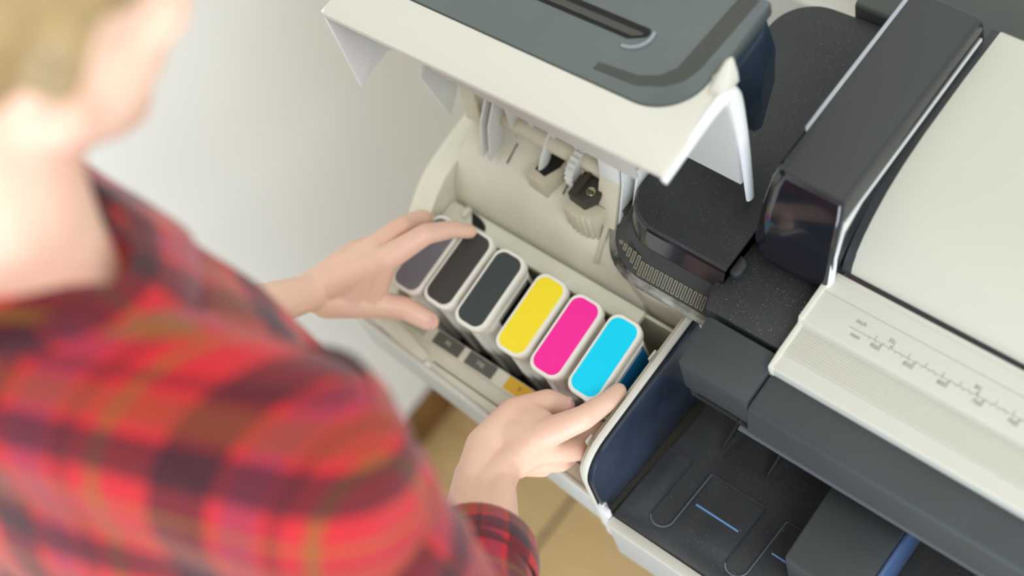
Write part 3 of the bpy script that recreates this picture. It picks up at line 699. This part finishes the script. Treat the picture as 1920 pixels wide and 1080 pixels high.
def tube(name, pts, rad, parent, n=40, wr=2.2, seed=0, pitch=PITCH, closed_end=False, thick=2.0):
    P = [Vector(p) for p in pts]; rnd = random.Random(seed); M = 10
    path, rr = [], []
    for i in range(len(P)-1):
        for j in range(M):
            t = j/M; path.append(P[i].lerp(P[i+1], t)); rr.append(rad[i]*(1-t)+rad[i+1]*t)
    path.append(P[-1]); rr.append(rad[-1])
    ref = Vector((0, 0, 1)); vs, w, L = [], [], 0
    ph = [rnd.uniform(0, 6.28) for _ in range(4)]
    for i, c in enumerate(path):
        d = (path[min(i+1, len(path)-1)]-path[max(i-1, 0)]).normalized(); s = d.cross(ref).normalized(); q = s.cross(d)
        if i: L += (c-path[i-1]).length
        for j in range(n):
            a = 2*math.pi*j/n; r = rr[i] + wr*math.sin(2*a+ph[0]+L*.05)*math.sin(L*.09+ph[1]) + wr*.6*math.sin(3*a+ph[2]-L*.11)
            vs.append(tuple(c + s*r*math.cos(a) + q*r*math.sin(a))); w.append((a/(2*math.pi)*4 if True else 0, L/pitch, 0))
    N = len(path); inner = []
    for j in range(n):                                                # turn the hem inwards
        c = path[-1]; inner.append(tuple(c.lerp(Vector(vs[(N-1)*n+j]), 1-thick/rr[-1]*1.2)))
    inner2 = [tuple(path[-4].lerp(Vector(vs[(N-4)*n+j]), 1-thick/rr[-4]*1.6)) for j in range(n)]
    allv = vs + inner + inner2; ww = w + [w[(N-1)*n+j] for j in range(n)]*1 + [w[(N-4)*n+j] for j in range(n)]
    fs = [(i*n+j, i*n+(j+1) % n, (i+1)*n+(j+1) % n, (i+1)*n+j) for i in range(N+1) for j in range(n)]
    me = bpy.data.meshes.new(name); me.from_pydata([Vector(v)*K for v in allv], [], fs); me.update()
    a = me.attributes.new('weave', 'FLOAT_VECTOR', 'POINT')
    for i, x in enumerate(ww): a.data[i].vector = x
    me.polygons.foreach_set('use_smooth', [True]*len(me.polygons)); me.materials.append(PLAID)
    return link(name, me, parent)
dR = (WR-ER).normalized(); dL = (WL-EL).normalized()
tube('sleeve', [SR + Vector((-20, 6, 20)), SR + Vector((14, -10, -60)), ER + Vector((6, 0, 30)), ER - dR*6, ER + dR*80, ER + dR*128], (60, 62, 54, 52, 46, 44), shirt, seed=2)
tube('sleeve', [SL + Vector((16, 6, 20)), SL + Vector((-14, 0, -60)), EL + Vector((-4, 0, 30)), EL - dL*6, EL + dL*60], (46, 50, 48, 46, 42), shirt, seed=5)
tube('cuff', [ER + dR*112, ER + dR*122, ER + dR*158], (45, 46, 44), shirt, wr=.8, seed=9, pitch=60)
# collar: a band around the neck with its leaf folded outwards, open at the front
def collar():
    P = [Vector(p) for p in ((-95, -300, 1430), (-50, -322, 1456), (0, -326, 1462), (46, -312, 1456), (74, -278, 1440), (68, -240, 1416), (30, -217, 1393), (-1, -214, 1381), (-30, -212, 1379), (-57, -209, 1383), (-82, -214, 1391))]
    pts = []
    for i in range(len(P)-1):
        p0, p1, p2, p3 = P[max(i-1, 0)], P[i], P[i+1], P[min(i+2, len(P)-1)]
        for j in range(6):
            t = j/6; pts.append(.5*((2*p1) + (p2-p0)*t + (2*p0-5*p1+4*p2-p3)*t*t + (3*p1-p0-3*p2+p3)*t**3))
    pts.append(P[-1]); c0 = NB + Vector((0, 0, -30)); vs, fs, w = [], [], []; L = 0
    prof = ((-6, -14), (0, 12), (5, 20), (12, 12), (24, -18), (21, -20), (9, 8), (5, 14))
    for i, c in enumerate(pts):
        if i: L += (c-pts[i-1]).length
        out = (c-c0); out.z = 0; out.normalize()
        for o, h in prof:
            vs.append(tuple(c + out*o + Vector((0, 0, h)))); w.append((L/PITCH, (o+h)*.8/PITCH, 0))
    m = len(prof); n = len(pts)
    fs = [(i*m+k, i*m+(k+1) % m, (i+1)*m+(k+1) % m, (i+1)*m+k) for i in range(n-1) for k in range(m)]
    fs += [tuple(range(m))[::-1], tuple(range((n-1)*m, n*m))]
    me = bpy.data.meshes.new('collar'); me.from_pydata([Vector(v)*K for v in vs], [], fs); me.update()
    a = me.attributes.new('weave', 'FLOAT_VECTOR', 'POINT')
    for i, x in enumerate(w): a.data[i].vector = x
    me.polygons.foreach_set('use_smooth', [True]*len(me.polygons)); me.materials.append(PLAID)
    return link('collar', me, shirt)
collar()
# trousers and shoes, below the picture
bm = bmesh.new(); ellip(bm, (25, -400, 960), (165, 118, 110))
for s in (-1, 1):
    capsule(bm, (25+75*s, -400, 930), (25+85*s, -385, 500), 92, 66); capsule(bm, (25+85*s, -385, 500), (25+90*s, -410, 110), 66, 52)
me = remesh(bm, 8, 5); me.materials.append(DENIM); me.polygons.foreach_set('use_smooth', [True]*len(me.polygons)); link('trousers', me, PE)
for s in (-1, 1):
    bm = bmesh.new(); x = 25+92*s
    capsule(bm, (x, -440, 45), (x+12*s, -270, 34), 44, 34); ellip(bm, (x, -425, 80), (46, 52, 50))
    bmesh.ops.bisect_plane(bm, geom=bm.verts[:]+bm.edges[:]+bm.faces[:], plane_co=(0, 0, 0.0005), plane_no=(0, 0, -1), clear_outer=True)
    bmesh.ops.holes_fill(bm, edges=[e for e in bm.edges if e.is_boundary])
    finish('shoe', bm, SHOE, PE, ang=60)
